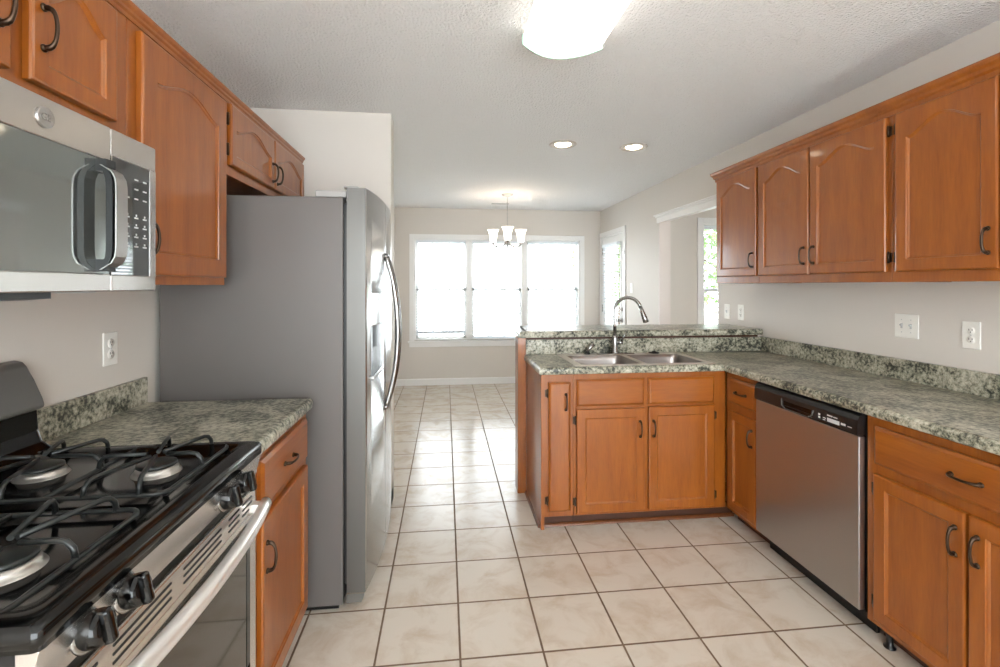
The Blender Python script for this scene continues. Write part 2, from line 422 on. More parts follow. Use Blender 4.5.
for zz in (.205, 1.90): box(b, dx0-.008, dx0+.002, 5.805, 6.405, zz, zz+.03, .002)
obj('door_leaf', b, TRIM, door)
b = BM(); box(b, XR+.028, XR+.032, 5.81, 6.40, .21, 1.92); obj('pane', b, GLASS, door)
b = BM(); lathe(b, [(0, 0), (.028, 0), (.028, .006), (.011, .012), (.011, .035), (.026, .042), (.028, .058), (.02, .068), (0, .07)], (0, 0, 0), 'X', 20)
xform(b, Matrix.Translation((XR+.008, 5.765, .93)) @ Matrix.Rotation(math.pi, 4, 'Z')); obj('door_handle', b, NICKEL, door)
b = BM(); lathe(b, [(0, 0), (.026, 0), (.026, .008), (.018, .014), (.008, .016), (.006, .034), (0, .035)], (0, 0, 0), 'X', 20)
xform(b, Matrix.Translation((XR+.008, 5.765, 1.07)) @ Matrix.Rotation(math.pi, 4, 'Z')); obj('deadbolt', b, NICKEL, door)
for z in (.3, 1.05, 1.85):
    b = BM(); tube(b, [(XR+.002, 6.508, z-.05), (XR+.002, 6.508, z+.05)], .007); obj('hinge', b, NICKEL, door)
b = BM(); box(b, XR-.022, XR-.008, 5.628, 5.66, 1.76, 1.80, .002); tube(b, [(XR-.022, 5.64, 1.78), (XR-.06, 5.55, 1.79)], .003); obj('door_latch', b, NICKEL, door)

# ------------------------------------------------------------------ blinds
def blind(label, x0, x1, ztop, zbot, y, group, tilt=0.12, rz=0, origin=None, gather=0, cord=True, sp=.038, wd=.042):
    root = thing('window_blind', label, 'blind', origin or ((x0+x1)/2, y, ztop), rz, group)
    W = (x1-x0)/2; Hh = ztop-zbot
    b = BM(); box(b, -W, W, -.022, .022, -.04, 0, .003); obj('headrail', b, BLIND, root)
    b = BM(); z = -.06
    zs = []
    while z > -Hh+.03+gather*.004: zs.append(z); z -= sp
    zs += [-Hh+.026+.004*k for k in range(gather)]
    for z in zs:
        t = tilt if z > -Hh+.03+gather*.004 else 0
        dy, dz = wd/2*math.cos(t), wd/2*math.sin(t)
        v = [(-W+.004, -dy, z-dz), (W-.004, -dy, z-dz), (W-.004, dy, z+dz), (-W+.004, dy, z+dz)]
        lo = [b.verts.new(p) for p in v]; hi = [b.verts.new((p[0], p[1], p[2]+.0022)) for p in v]
        b.faces.new(lo); b.faces.new(hi)
        for k in range(4): b.faces.new((lo[k], lo[(k+1) % 4], hi[(k+1) % 4], hi[k]))
    obj('slats', b, BLIND, root)
    b = BM(); box(b, -W+.003, W-.003, -.02, .02, -Hh, -Hh+.018, .003); obj('bottom_rail', b, BLIND, root)
    b = BM()
    for xx in (-W*.66, 0, W*.66): tube(b, [(xx, -.0235, -.04), (xx, -.0235, -Hh+.01)], .0012, 6)
    obj('ladder_cord', b, BLIND, root)
    if cord:
        b = BM(); tube(b, [(-W+.07, -.03, -.03), (-W+.07, -.034, -.62)], .0035, 6); obj('tilt_wand', b, LGREYP, root)
    return root
GB = 'white slatted blinds of the dining window'
blind('white slatted blind in left bay of dining window, raised slightly above sill', -.405, .278, 2.0, .685, YF+.022, GB, gather=8)
blind('white slatted blind in middle bay of dining window behind the chandelier', .367, 1.058, 2.0, .635, YF+.022, GB)
blind('white slatted blind in right bay of dining window nearest patio door', 1.147, 1.875, 2.0, .635, YF+.022, GB)
blind('narrow white slatted blind hanging on the glass patio door', -.29, .29, 1.90, .26, 0, None, tilt=-.5, rz=R(-90), origin=(XR-.024, 6.105, 1.93), cord=False)
blind('white slatted blind in the living room window beyond the opening', 2.875, 3.625, 2.04, 1.32, 5.03, None)

# ------------------------------------------------------------------ outside
b = BM(); box(b, -9, 16, YF+.13, 24, -.12, -.02); box(b, 2.5, 6.1, 5.13, YF+.13, -.12, -.02); struct('ground', b, PATIO)
def tree(label, x, y, h, r, n, seed):
    rnd = random.Random(seed)
    root = thing('leafy_tree', label, 'tree', (x, y, -.02), 0, 'trees outside the windows')
    b = BM(); tube(b, [(0, 0, 0), (.03, .02, h*.3), (0, .05, h*.6), (.05, 0, h*.85)], [.11, .09, .06, .02], 10)
    for k in range(7):
        a = rnd.uniform(0, 6.28); z = h*rnd.uniform(.3, .7)
        tube(b, [(0, .03, z), (math.cos(a)*r*.4, math.sin(a)*r*.4, z+h*.1), (math.cos(a)*r*.75, math.sin(a)*r*.75, z+h*.16)], [.035, .022, .01], 6)
    obj('trunk', b, BARK, root)
    b = BM()
    for k in range(n):
        v = Vector((rnd.gauss(0, 1), rnd.gauss(0, 1), rnd.gauss(0, 1))).normalized()*(rnd.random()**.4)
        p = Vector((v.x*r, v.y*r, h*.58+v.z*h*.42)); s = rnd.uniform(.05, .11)
        q = Matrix.Rotation(rnd.uniform(0, 6.28), 4, Vector((rnd.random()-.5, rnd.random()-.5, rnd.random()-.5)).normalized())
        vs = [b.verts.new(p + q @ Vector(c)*s) for c in ((-1, 0, 0), (0, -.5, .12), (1, 0, 0), (0, .5, .12))]
        b.faces.new(vs)
    obj('foliage', b, LEAF, root)
tree('leafy green tree outside, seen through the patio door glass', 5.4, 14.2, 4.2, 1.7, 2600, 3)
tree('leafy green tree outside, seen through the living room window', 6.3, 9.8, 3.9, 1.5, 2600, 5)

# ================================================================== CABINET PARTS
def door_bm(Wd, Hd, t=.019, fr=.05, arch=0.0, recess=.008, edge=.006):
    """Lower left back corner at the origin, front towards -y; routed frame round a sunk panel, arched on top if ARCH."""
    bm = BM()
    if arch > 0:
        n = 28; xs = [fr+(Wd-2*fr)*(1-k/n) for k in range(n+1)]
        def az(x):
            s = min(1, abs((x-Wd/2)/(Wd/2-fr))/.95)
            sh = .5*(1+math.cos(math.pi*s))
            return Hd-fr-arch+arch*(sh**.8)-.004
        inner = [(fr, fr), (Wd-fr, fr)] + [(x, az(x)) for x in xs]
        def outer(i):
            e = i
            l, r_, bo, to = e, Wd-e, e, Hd-e
            return [(l, bo), (r_, bo), (r_, to)] + [(x, to) for x in xs[1:-1]] + [(l, to)]
    else:
        inner = [(fr, fr), (Wd-fr, fr), (Wd-fr, Hd-fr), (fr, Hd-fr)]
        def outer(e): return [(e, e), (Wd-e, e), (Wd-e, Hd-e), (e, Hd-e)]
    def inset(poly, d):
        out = []; n = len(poly)
        for i in range(n):
            p, a, c = Vector(poly[i]), Vector(poly[i-1]), Vector(poly[(i+1) % n])
            e0 = (p-a).normalized(); e1 = (c-p).normalized()
            n0 = Vector((-e0.y, e0.x)); n1 = Vector((-e1.y, e1.x)); m = (n0+n1).normalized(); m /= max(.5, m.dot(n0))
            out.append(tuple(p+m*d))
        return out
    loops = [(outer(0), 0), (outer(0), -(t-edge)), (outer(edge*.35), -(t-edge*.3)), (outer(edge*1.1), -t),
             (inner, -t), (inset(inner, .0015), -(t-.004)), (inset(inner, .005), -(t-.0055)), (inset(inner, .009), -(t-recess-.001)), (inset(inner, .013), -(t-recess-.001))]
    rings = [[bm.verts.new((x, y, z)) for x, z in lp] for lp, y in loops]
    for A, B in zip(rings, rings[1:]):
        for i in range(len(A)): bm.faces.new((A[i], A[(i+1) % len(A)], B[(i+1) % len(A)], B[i]))
    bm.faces.new(rings[0]); bm.faces.new(rings[-1])
    return bm
def slab_bm(Wd, Hd, t=.019, edge=.010):
    bm = BM()
    def o(e): return [(e, e), (Wd-e, e), (Wd-e, Hd-e), (e, Hd-e)]
    loops = [(o(0), 0), (o(0), -(t-.008)), (o(.003), -(t-.006)), (o(edge), -(t-.001)), (o(edge+.003), -t)]
    rings = [[bm.verts.new((x, y, z)) for x, z in lp] for lp, y in loops]
    for A, B in zip(rings, rings[1:]):
        for i in range(4): bm.faces.new((A[i], A[(i+1) % 4], B[(i+1) % 4], B[i]))
    bm.faces.new(rings[0]); bm.faces.new(rings[-1])
    return bm
def pull_bm(L=.086, out=.027, horiz=False):
    bm = BM(); pts = []; rad = []
    n = 14
    for k in range(n+1):
        a = math.pi*k/n; z = -math.cos(a)*L/2*1.0; y = -out*(math.sin(a)**.55) if 0 < k < n else 0
        pts.append((0, y, z)); s = abs(z)/(L/2); rad.append(.0042+.0022*max(0, s-.7)/.3)
    tube(bm, pts, rad, 10)
    for s in (-1, 1): lathe(bm, [(0, 0), (.0085, 0), (.0085, -.003), (.006, -.006), (0, -.007)], (0, 0, s*L/2), 'Y', 14)
    if horiz: xform(bm, Matrix.Rotation(R(90), 4, 'Y'))
    return bm
def hinge_bm(side):
    bm = BM(); tube(bm, [(0, -.006, -.022), (0, -.006, .022)], .0055, 8)
    for s in (-1, 1): lathe(bm, [(0, .026*s), (.004, .024*s), (.0055, .022*s)], (0, -.006, 0), 'Z', 8)
    box(bm, min(0, side*.014), max(0, side*.014), -.003, -.0005, -.02, .02)
    return bm
def add_door(cab, x0, x1, z0, z1, arch=0, fr=.05, handle=None, hinges=None, slab=False, hz=None, name='door', out=0):
    """handle: 'l' / 'r' / 'c' (horizontal, centre); hz = height of the handle; hinges: 'l' or 'r'."""
    bm = slab_bm(x1-x0, z1-z0) if slab else door_bm(x1-x0, z1-z0, fr=fr, arch=arch)
    d = obj(name, bm, WOODH if (slab and x1-x0 > z1-z0) else WOOD, cab, (x0, -.0008, z0))
    if handle == 'c':
        obj('handle', pull_bm(horiz=True), BRONZE, d, ((x1-x0)/2, -.019, (z1-z0)/2))
    elif handle:
        hx = .028 if handle == 'l' else (x1-x0)-.028
        obj('handle', pull_bm(), BRONZE, d, (hx, -.019, hz-z0))
    if hinges:
        hx = -.006 if hinges == 'l' else (x1-x0)+.006; s = -1 if hinges == 'l' else 1
        H = z1-z0; off = .062
        for zz in (off, H-off): obj('hinge', hinge_bm(s), BRONZE, d, (hx, 0, zz))
    return d
def carcass(cab, Wd, D, z0, z1, toe=0.0, floor_panels=(), up=.018):
    bm = BM(); box(bm, 0, Wd, 0, .019, z0, z1, .0012, 1); box(bm, 0.0008, Wd-.0008, .0185, D, z0+up, z1-.002)
    if up > .001:
        box(bm, .0008, .016, .0185, D, z0, z0+up+.001); box(bm, Wd-.016, Wd-.0008, .0185, D, z0, z0+up+.001)
    obj('carcass', bm, WOOD, cab)
    if toe:
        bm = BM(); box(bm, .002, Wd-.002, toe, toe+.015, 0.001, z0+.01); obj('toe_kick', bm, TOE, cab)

# ------------------------------------------------------------------ right upper cabinets (local x runs towards the camera)
def right_upper(label, ya, yb):
    return thing('upper_cabinet', label, 'cabinet', (1.93, ya, 0), R(-90), 'wall cabinets on the right wall')
DR = XR-1.93-.002
c = right_upper('narrow wooden wall cabinet with one arched door, end of the right run by the opening', 3.20, 2.735)
carcass(c, 3.20-2.736, DR, 1.385, 2.13); add_door(c, 3.20-3.175, 3.20-2.748, 1.43, 2.105, arch=.06, handle='r', hz=1.53)
c = right_upper('wide wooden wall cabinet with two arched doors, handles meeting in the middle, right run', 2.735, 1.855)
carcass(c, 2.735-1.856, DR, 1.385, 2.13)
add_door(c, 2.735-2.722, 2.735-2.318, 1.43, 2.105, arch=.06, handle='r', hz=1.53)
add_door(c, 2.735-2.305, 2.735-1.872, 1.43, 2.105, arch=.06, handle='l', hz=1.53, hinges='r')
c = right_upper('wooden wall cabinet with a large arched door, above the double switch plate', 1.855, 0.99)
carcass(c, 1.855-.991, DR, 1.385, 2.13)
add_door(c, 1.855-1.826, 1.855-1.445, 1.43, 2.105, arch=.06, handle='r', hz=1.53, hinges='l')
add_door(c, 1.855-1.432, 1.855-1.01, 1.43, 2.105, arch=.06, handle='l', hz=1.53)
CROWN = [(0, 2.10), (.008, 2.10), (.010, 2.118), (.020, 2.126), (.022, 2.138), (.034, 2.148), (.038, 2.158), (.038, 2.166), (0, 2.166)]
b = BM(); sweep(b, [(XR-.002, 3.20), (1.9298, 3.20), (1.9298, .98)], [(o*.85, z+.008) for o, z in CROWN], side=1)
tag(obj('crown_moulding', b, WOOD), 'long wooden crown moulding along the top of the right wall cabinets', 'moulding', 'cabinet crown mouldings')

# ------------------------------------------------------------------ left upper cabinets (local x runs away from the camera)
DL = .865-1.17; DL = 1.17-.865-.002
c = thing('upper_cabinet', 'short wooden cabinet with arched doors mounted over the microwave', 'cabinet', (-.865, .67, 0), R(90), 'wall cabinets on the left wall')
carcass(c, .729, DL, 1.765, 2.115)
add_door(c, .703-.67, 1.035-.67, 1.795, 2.085, arch=.05, fr=.042, handle='r', hz=1.915)
add_door(c, 1.078-.67, 1.337-.67, 1.795, 2.085, arch=.05, fr=.042, handle='l', hz=1.915)
c = thing('upper_cabinet', 'tall wooden wall cabinet with one arched door, between microwave and fridge', 'cabinet', (-.865, 1.401, 0), R(90), 'wall cabinets on the left wall')
carcass(c, .574, DL, 1.372, 2.115)
add_door(c, .038, .553, 1.40, 2.085, arch=.045, handle='l', hz=1.505, fr=.066)
c = thing('upper_cabinet', 'short wooden cabinet with two small arched doors above the fridge', 'cabinet', (-.865, 1.975, 0), R(90), 'wall cabinets on the left wall')
carcass(c, 1.005, DL, 1.812, 2.115)
add_door(c, .022, .497, 1.85, 2.095, arch=.05, fr=.042, handle='r', hz=1.925, hinges='l')
add_door(c, .507, .990, 1.85, 2.095, arch=.05, fr=.042, handle='l', hz=1.925)
b = BM(); sweep(b, [(-.8652, .66), (-.8652, 2.985)], [(o*.5, (z-2.10)*.62+2.10) for o, z in CROWN], side=1)
tag(obj('crown_moulding', b, WOOD), 'wooden crown moulding along the top of the left wall cabinets', 'moulding', 'cabinet crown mouldings')

# ------------------------------------------------------------------ base cabinets
ZB, ZT = .072, .871
c = thing('base_cabinet', 'narrow wooden base cabinet with a slim slab door, open end of the sink counter', 'cabinet', (.53, 2.61, 0), 0, 'lower cabinets under the peninsula')
bm = BM(); box(bm, 0, .184, 0, .019, ZB, ZT, .0012, 1); box(bm, 0, .1835, .0185, .488, ZB+.0, ZT-.002); box(bm, 0, .019, .0, .488, .001, ZB+.01); obj('carcass', bm, WOOD, c)
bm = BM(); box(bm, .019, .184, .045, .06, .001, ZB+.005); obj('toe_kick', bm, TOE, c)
add_door(c, .041, .166, .103, .828, slab=True, handle='r', hz=.718, hinges='l', name='door')
c = thing('base_cabinet', 'wide wooden sink cabinet with two false drawer fronts above two doors', 'cabinet', (.715, 2.61, 0), 0, 'lower cabinets under the peninsula')
bm = BM(); box(bm, 0, .915, 0, .019, ZB, ZT, .0012, 1); box(bm, .001, .018, .0185, .488, ZB, ZT-.002); box(bm, .897, .915, .0185, .488, ZB, ZT-.002); box(bm, .001, .915, .0185, .488, ZB, ZB+.018); box(bm, .001, .915, .47, .488, ZB, ZT-.002); obj('carcass', bm, WOOD, c)
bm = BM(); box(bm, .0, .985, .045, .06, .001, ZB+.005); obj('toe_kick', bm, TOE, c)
for x0, x1 in ((.016, .413), (.437, .837)): add_door(c, x0, x1, .69, .84, slab=True, name='drawer_front')
add_door(c, .016, .413, .09, .672, handle='r', hz=.553, hinges='l', fr=.048)
add_door(c, .437, .837, .09, .676, handle='l', hz=.553, hinges='r', fr=.048)
b = BM(); sweep(b, [(.529, 3.10), (.529, 2.648), (1.70, 2.648)], [(0, .0005), (.012, .0005), (.010, .010), (.004, .016), (0, .018)], side=1)
tag(obj('shoe_moulding', b, wood('shoe_stain', (92, 50, 24), (120, 68, 34))), 'thin wooden shoe moulding on the floor round the peninsula cabinets', 'moulding')
b = BM(); box(b, .472, .477, 3.09, 3.205, .001, 1.026); box(b, .472, .5275, 3.088, 3.0998, .001, 1.026, .001)
ep = tag(obj('end_panel', b, WOOD), 'tall wooden end panel covering the half wall under the raised bar top', 'panel')
b = BM(); box(b, .529, 2.16, 3.078, 3.0995, 1.0135, 1.0258); obj('cleat', b, TOE, ep)

def right_base(label, y): return thing('base_cabinet', label, 'cabinet', (1.635, y, 0), R(-90), 'lower cabinets along the right wall')
DB = XR-1.635-.004
c = right_base('narrow wooden corner base cabinet with one small drawer and door, left of the dishwasher', 2.609)
carcass(c, .297, DB, ZB, ZT, toe=.07, up=.0005)
d = add_door(c, .045, .285, .70, .84, slab=True, handle='c', name='drawer')
add_door(c, .045, .285, .10, .655, handle='r', hz=.553, fr=.045)
c = right_base('wooden base cabinet with one wide drawer over two doors, right of the dishwasher', 1.675)
carcass(c, .715, DB, ZB, ZT, toe=.07, up=.0005)
add_door(c, .042, .695, .692, .835, slab=True, handle='c', name='drawer')
add_door(c, .042, .364, .10, .655, handle='r', hz=.555, hinges='l', fr=.048)
add_door(c, .373, .695, .10, .655, handle='l', hz=.555, fr=.048)
for k, s in enumerate((.06, .64)):
    b = BM(); lathe(b, [(0, 0), (.02, 0), (.02, .004), (.012, .008), (.012, .05), (.02, .055), (.02, .0715), (0, .0715)], (s, .035, .0005), 'Z', 14); obj('leveling_foot', b, BLACKP, c)
c = thing('base_cabinet', 'wooden base cabinet with one drawer over one door, between range and fridge', 'cabinet', (-.56, 1.445, 0), R(90))
carcass(c, .545, .605, ZB, ZT, toe=.07, up=.0005)
add_door(c, .040, .505, .69, .845, slab=True, handle='c', name='drawer')
add_door(c, .040, .505, .10, .662, handle='l', hz=.545, fr=.055)

# ------------------------------------------------------------------ worktops
ZC = .914
NOSE = [(-.03, .874), (-.004, .874), (0, .878), (.001, .893), (-.001, .903), (-.007, .911), (-.016, .914), (-.03, .914)]
SB = (.745, 1.545, 2.63, 3.035)     # sink cut-out
b = BM()
x0, x1, y0, y1 = .515, 1.60, 2.58, 3.098
e = .03
def sb(*a): box(b, *a)
sb(x0+e, SB[0], y0+e, y1, .874, ZC); sb(SB[0], SB[1], y0+e, SB[2], .874, ZC); sb(SB[0], SB[1], SB[3], y1, .874, ZC)
sb(SB[1], XR-.002, y0+e, y1, .874, ZC); sb(x1+e, XR-.002, .9, y0+e, .874, ZC)
sweep(b, [(x0, y1), (x0, y0), (x1, y0), (x1, .9)], NOSE, side=1)
wt = tag(obj('worktop', b, STONE), 'long L-shaped green grey stone-look worktop with the sink set in it', 'countertop')
b = BM(); box(b, .525, XR-.02, 3.078, 3.0985, ZC+.0003, 1.012, .003); box(b, XR-.022, XR-.001, .9, 3.0985, ZC+.0003, 1.014, .003); obj('backsplash', b, STONE, wt)
b = BM(); sweep(b, [(1.613, 2.592), (2.10, 3.07)], [(-.0012, ZC-.0002), (.0012, ZC-.0002), (.0012, ZC+.0004), (-.0012, ZC+.0004)]); obj('mitre_seam', b, plain('seam_filler', (176, 172, 158), .5), wt)
b = BM(); box(b, -1.168, -.535-e, 1.4375, 1.993, .874, ZC)
sweep(b, [(-.535, 1.4375), (-.535, 1.993)], NOSE, side=1)
wt2 = tag(obj('worktop', b, STONE), 'short green grey stone-look worktop between the range and the fridge', 'countertop')
b = BM(); box(b, -1.169, -1.153, 1.4375, 1.993, ZC+.0003, 1.014, .003); obj('backsplash', b, STONE, wt2)
b = BM(); prism(b, [(.62, 3.50), (.56, 3.47), (.53, 3.40), (.512, 3.09), (XR-.02, 3.09), (XR-.02, 3.50)], 1.0275, 1.069, 'Z'); sweep(b, [(.62, 3.50), (.56, 3.47), (.53, 3.40), (.512, 3.09), (XR-.02, 3.09)], [(-.02, 1.0275), (.026, 1.0275), (.032, 1.033), (.033, 1.05), (.030, 1.062), (.022, 1.069), (-.02, 1.069)], side=1)
tag(obj('bar_top', b, STONE), 'raised green grey stone-look bar top on the half wall behind the sink', 'countertop')

# ------------------------------------------------------------------ sink, faucet and small fittings
sk = thing('kitchen_sink', 'double bowl stainless steel sink set into the peninsula worktop', 'sink', (1.145, 2.84, ZC))
def bowl(bm, X0, X1, Y0, Y1, zt, dep, r=.05):
    def rr(i, z, rad):
        pts = []
        for cx, cy, a0 in ((X1-i-rad, Y1-i-rad, 0), (X0+i+rad, Y1-i-rad, 90), (X0+i+rad, Y0+i+rad, 180), (X1-i-rad, Y0+i+rad, 270)):
            for k in range(6): a = R(a0+90*k/5); pts.append(bm.verts.new((cx+rad*math.cos(a), cy+rad*math.sin(a), z)))
        return pts
    L = [rr(-.004, zt, r), rr(0, zt-.004, r), rr(.004, zt-.03, r), rr(.012, zt-dep+.03, r), rr(.03, zt-dep, r*.8)]
    for A, B in zip(L, L[1:]):
        for i in range(len(A)):
            f = bm.faces.new((A[i], A[(i+1) % len(A)], B[(i+1) % len(A)], B[i])); f.smooth = True
    bm.faces.new(L[-1]); return L[0]
def rim_plate(bm, ox0, ox1, oy0, oy1, z, bowls):
    # flat steel rim between outer rounded edge and the two bowls, as strips
    (a0, a1, c0, c1), (d0, d1, _, _) = bowls
    for q in ((ox0, a0, oy0, oy1), (d1, ox1, oy0, oy1), (a1, d0, c0, c1), (a0, d1, oy0, c0), (a0, d1, c1, oy1)):
        box(bm, q[0], q[1], q[2], q[3], z-.001, z+.003)
bl = [(-.375, -.015, -.205, .15), (.015, .375, -.205, .15)]
b = BM(); rim_plate(b, -.412, .412, -.235, .222, .0012, bl)
sweep(b, [(-.412, -.235), (.412, -.235), (.412, .222), (-.412, .222), (-.412, -.235)], [(0, .0003), (.005, .0003), (.003, .003), (0, .0045)], side=1)
obj('rim', b, plain('sink_rim_steel', (214, 204, 196), .3, .6), sk)
for q in bl:
    b = BM(); bowl(b, q[0]+.003, q[1]-.003, q[2]+.003, q[3]-.003, .002, .18, .045)
    # close the little corners between the rounded bowl and the straight rim
    for sx, cx in ((1, q[0]), (-1, q[1])):
        for sy, cy in ((1, q[2]), (-1, q[3])):
            ce = [b.verts.new((cx, cy, .0038))]; arc = []
            for k in range(7):
                a = R(90*k/6); arc.append(b.verts.new((cx+sx*(.045-.045*math.cos(a)), cy+sy*(.045-.045*math.sin(a)), .0038)))
            for k in range(6): b.faces.new((ce[0], arc[k], arc[k+1]))
    bw = obj('bowl', b, SINKM, sk)
    b = BM(); lathe(b, [(0, .004), (.03, .004), (.038, .006), (.042, .0045), (.042, 0)], ((q[0]+q[1])/2, (q[2]+q[3])/2+.02, -.178), 'Z', 24); obj('drain', b, CHROME, bw)
fx, fy, fz = 1.112, 3.03, ZC+.0047
fa = thing('faucet', 'tall chrome gooseneck pull-down faucet behind the sink', 'faucet', (fx, fy, fz))
b = BM(); box(b, -.125, .125, -.028, .028, 0, .006, .0028); obj('deck_plate', b, CHROME, fa)
b = BM(); lathe(b, [(0, .0062), (.026, .0062), (.026, .012), (.021, .02), (.020, .10), (.017, .115), (.014, .12), (0, .12)], (0, 0, 0), 'Z', 24); obj('body', b, CHROME, fa)
dr = Vector((math.cos(R(-32)), math.sin(R(-32)), 0)); Rn = .084; zc = .288
pts = [(0, 0, .115), (0, 0, .2)] + [tuple(dr*(Rn-Rn*math.cos(R(a)))+Vector((0, 0, zc+Rn*math.sin(R(a))))) for a in range(0, 166, 11)]
b = BM(); tube(b, pts, .0115, 14); obj('spout', b, CHROME, fa)
p0 = Vector(pts[-1]); td = (Vector(pts[-1])-Vector(pts[-2])).normalized()
b = BM(); tube(b, [tuple(p0-td*.002), tuple(p0+td*.03), tuple(p0+td*.07), tuple(p0+td*.10), tuple(p0+td*.104)], [.0125, .0145, .0175, .019, .012], 16); obj('spray_head', b, CHROME, fa)
b = BM(); tube(b, [(.015, -.005, .075), (.048, -.02, .078)], [.014, .013], 14); tube(b, [(.04, -.016, .08), (.052, -.022, .115), (.066, -.03, .148)], [.007, .006, .0045], 10); obj('lever', b, CHROME, fa)
sp = thing('side_sprayer', 'small tilted black and chrome sprayer on the rear rim of the left sink bowl', 'sprayer', (.925, 3.035, ZC+.0047))
b = BM(); lathe(b, [(0, 0), (.022, 0), (.021, .006), (.013, .016), (0, .017)], (0, 0, 0), 'Z', 18); obj('base', b, BLACKP, sp)
b = BM(); tube(b, [(-.004, 0, .012), (.012, -.003, .034), (.04, -.01, .068)], [.010, .012, .015], 12); obj('head', b, CHROME, sp)
b = BM(); lathe(b, [(0, .014), (.012, .014), (.013, .009), (.034, .006), (.036, 0), (0, 0)], (1.382, 3.03, ZC+.0047), 'Z', 24)
tag(obj('sink_stopper', b, BLACKP), 'round black rubber sink stopper on the rear rim right of the faucet', 'stopper')

# ------------------------------------------------------------------ dishwasher
dw = thing('dishwasher', 'stainless steel dishwasher with black control strip under the right worktop', 'dishwasher', (1.635, 2.308, 0), R(-90))
DWW = .628
b = BM(); box(b, .004, DWW-.004, .0, .55, .09, .868); obj('tub', b, BLACKP, dw)
b = BM(); box(b, .004, DWW-.004, -.028, -.0005, .098, .778, .004); obj('door_panel', b, STEEL, dw)
b = BM(); prism(b, [(-.0005, .781), (-.034, .781), (-.036, .79), (-.034, .84), (-.026, .858), (-.014, .866), (-.0005, .866)], .003, DWW-.003, 'X')
cp = obj('control_strip', b, BLACKP, dw)
b = BM(); box(b, .21, .40, -.0385, -.0365, .79, .80, .0008); box(b, .22, .39, -.0378, -.0362, .803, .822, .0006); obj('pocket_handle', b, BLACKG, dw)
b = BM(); tube(b, [(.205, -.037, .83), (.21, -.040, .80), (.235, -.041, .786), (.375, -.041, .786), (.398, -.040, .80), (.402, -.037, .822)], .0028, 8); obj('handle_rim', b, GREYP, dw)
b = BM(); box(b, .478, .54, -.0366, -.0354, .797, .813, .0004)
for q in ((.478, .505, .821, .826), (.51, .53, .821, .825), (.548, .57, .803, .811), (.58, .60, .804, .807), (.455, .47, .806, .809), (.455, .468, .798, .801), (.43, .44, .80, .808), (.43, .44, .812, .82)):
    box(b, q[0], q[1], -.0364, -.0354, q[2], q[3])
obj('button_labels', b, PRINT, dw)
b = BM(); box(b, .006, DWW-.006, .05, .065, .001, .092); obj('kick_plate', b, BLACKP, dw)

# ------------------------------------------------------------------ refrigerator (world coordinates relative to its base)
FX, FY = -.43, 2.055
fr = thing('refrigerator', 'tall side-by-side stainless refrigerator with ice dispenser and bowed handles', 'refrigerator', (FX, FY, 0))
FWD = .915
b = BM(); box(b, -.717, 0, 0, FWD, .025, 1.742, .004); obj('cabinet_body', b, FRSIDE, fr)
b = BM(); box(b, -.70, -.02, .02, FWD-.02, .002, .0245); box(b, .0, .0155, .022, FWD-.02, .10, 1.72); obj('gasket', b, BLACKP, fr)
split = .395
def bulge(y, a, c):     # door front for the y of the whole fridge
    s = (y-FWD/2)/(FWD/2); return .093+.034*(1-abs(s)**2.4)
def fridge_door(name, ya, yb, hole=None):
    bm = BM(); n = 18; ys = sorted(set([ya+(yb-ya)*k/n for k in range(n+1)] + (list(hole[:2]) if hole else [])))
    zs = sorted(set([.075, 1.782] + (list(hole[2:]) if hole else [])))
    G = {}
    def V(i, j):
        if (i, j) not in G: G[i, j] = bm.verts.new((bulge(ys[i], ya, yb), ys[i], zs[j]))
        return G[i, j]
    for i in range(len(ys)-1):
        for j in range(len(zs)-1):
            ym, zm = (ys[i]+ys[i+1])/2, (zs[j]+zs[j+1])/2
            if hole and hole[0] < ym < hole[1] and hole[2] < zm < hole[3]: continue
            f = bm.faces.new((V(i, j), V(i+1, j), V(i+1, j+1), V(i, j+1))); f.smooth = True
    # back, sides, top, bottom
    bx = .016; nb = len(ys)-1; t = len(zs)-1
    B0 = [bm.verts.new((bx, y, zs[0])) for y in ys]; B1 = [bm.verts.new((bx, y, zs[-1])) for y in ys]
    F0 = [V(i, 0) for i in range(nb+1)]; F1 = [V(i, t) for i in range(nb+1)]
    for i in range(nb):
        bm.faces.new((B0[i], B0[i+1], F0[i+1], F0[i])); bm.faces.new((B1[i], F1[i], F1[i+1], B1[i+1])); bm.faces.new((B0[i], B1[i], B1[i+1], B0[i+1]))
    for i in (0, nb): bm.faces.new([B0[i]] + [V(i, j) for j in range(t+1)] + [B1[i]])
    if hole:
        y0, y1, z0, z1 = hole; xb = .05
        i0, i1 = ys.index(y0), ys.index(y1); j0, j1 = zs.index(z0), zs.index(z1)
        q = [bm.verts.new((xb, y, z)) for y, z in ((y0, z0), (y1, z0), (y1, z1), (y0, z1))]
        bm.faces.new(q)
        bm.faces.new([V(i, j0) for i in range(i0, i1+1)] + [q[1], q[0]]); bm.faces.new([V(i, j1) for i in range(i0, i1+1)] + [q[2], q[3]])
        bm.faces.new([V(i0, j) for j in range(j0, j1+1)] + [q[3], q[0]]); bm.faces.new([V(i1, j) for j in range(j0, j1+1)] + [q[2], q[1]])
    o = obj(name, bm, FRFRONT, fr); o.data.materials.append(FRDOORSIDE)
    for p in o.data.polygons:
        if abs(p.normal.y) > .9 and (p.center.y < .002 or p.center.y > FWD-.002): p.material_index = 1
    return o
fd = fridge_door('freezer_door', .0, split-.003, (.075, .335, .955, 1.19))
rd = fridge_door('fresh_food_door', split+.003, FWD)
b = BM()
pts = []
for k in range(9):
    y = .07+.27*k/8; pts.append((bulge(y, 0, 0), y))
prism(b, [(p[0]+.003, p[1]) for p in pts] + [(p[0]-.006, p[1]) for p in reversed(pts)], 1.195, 1.335, 'Z'); obj('display_panel', b, FRFRONT, fd)
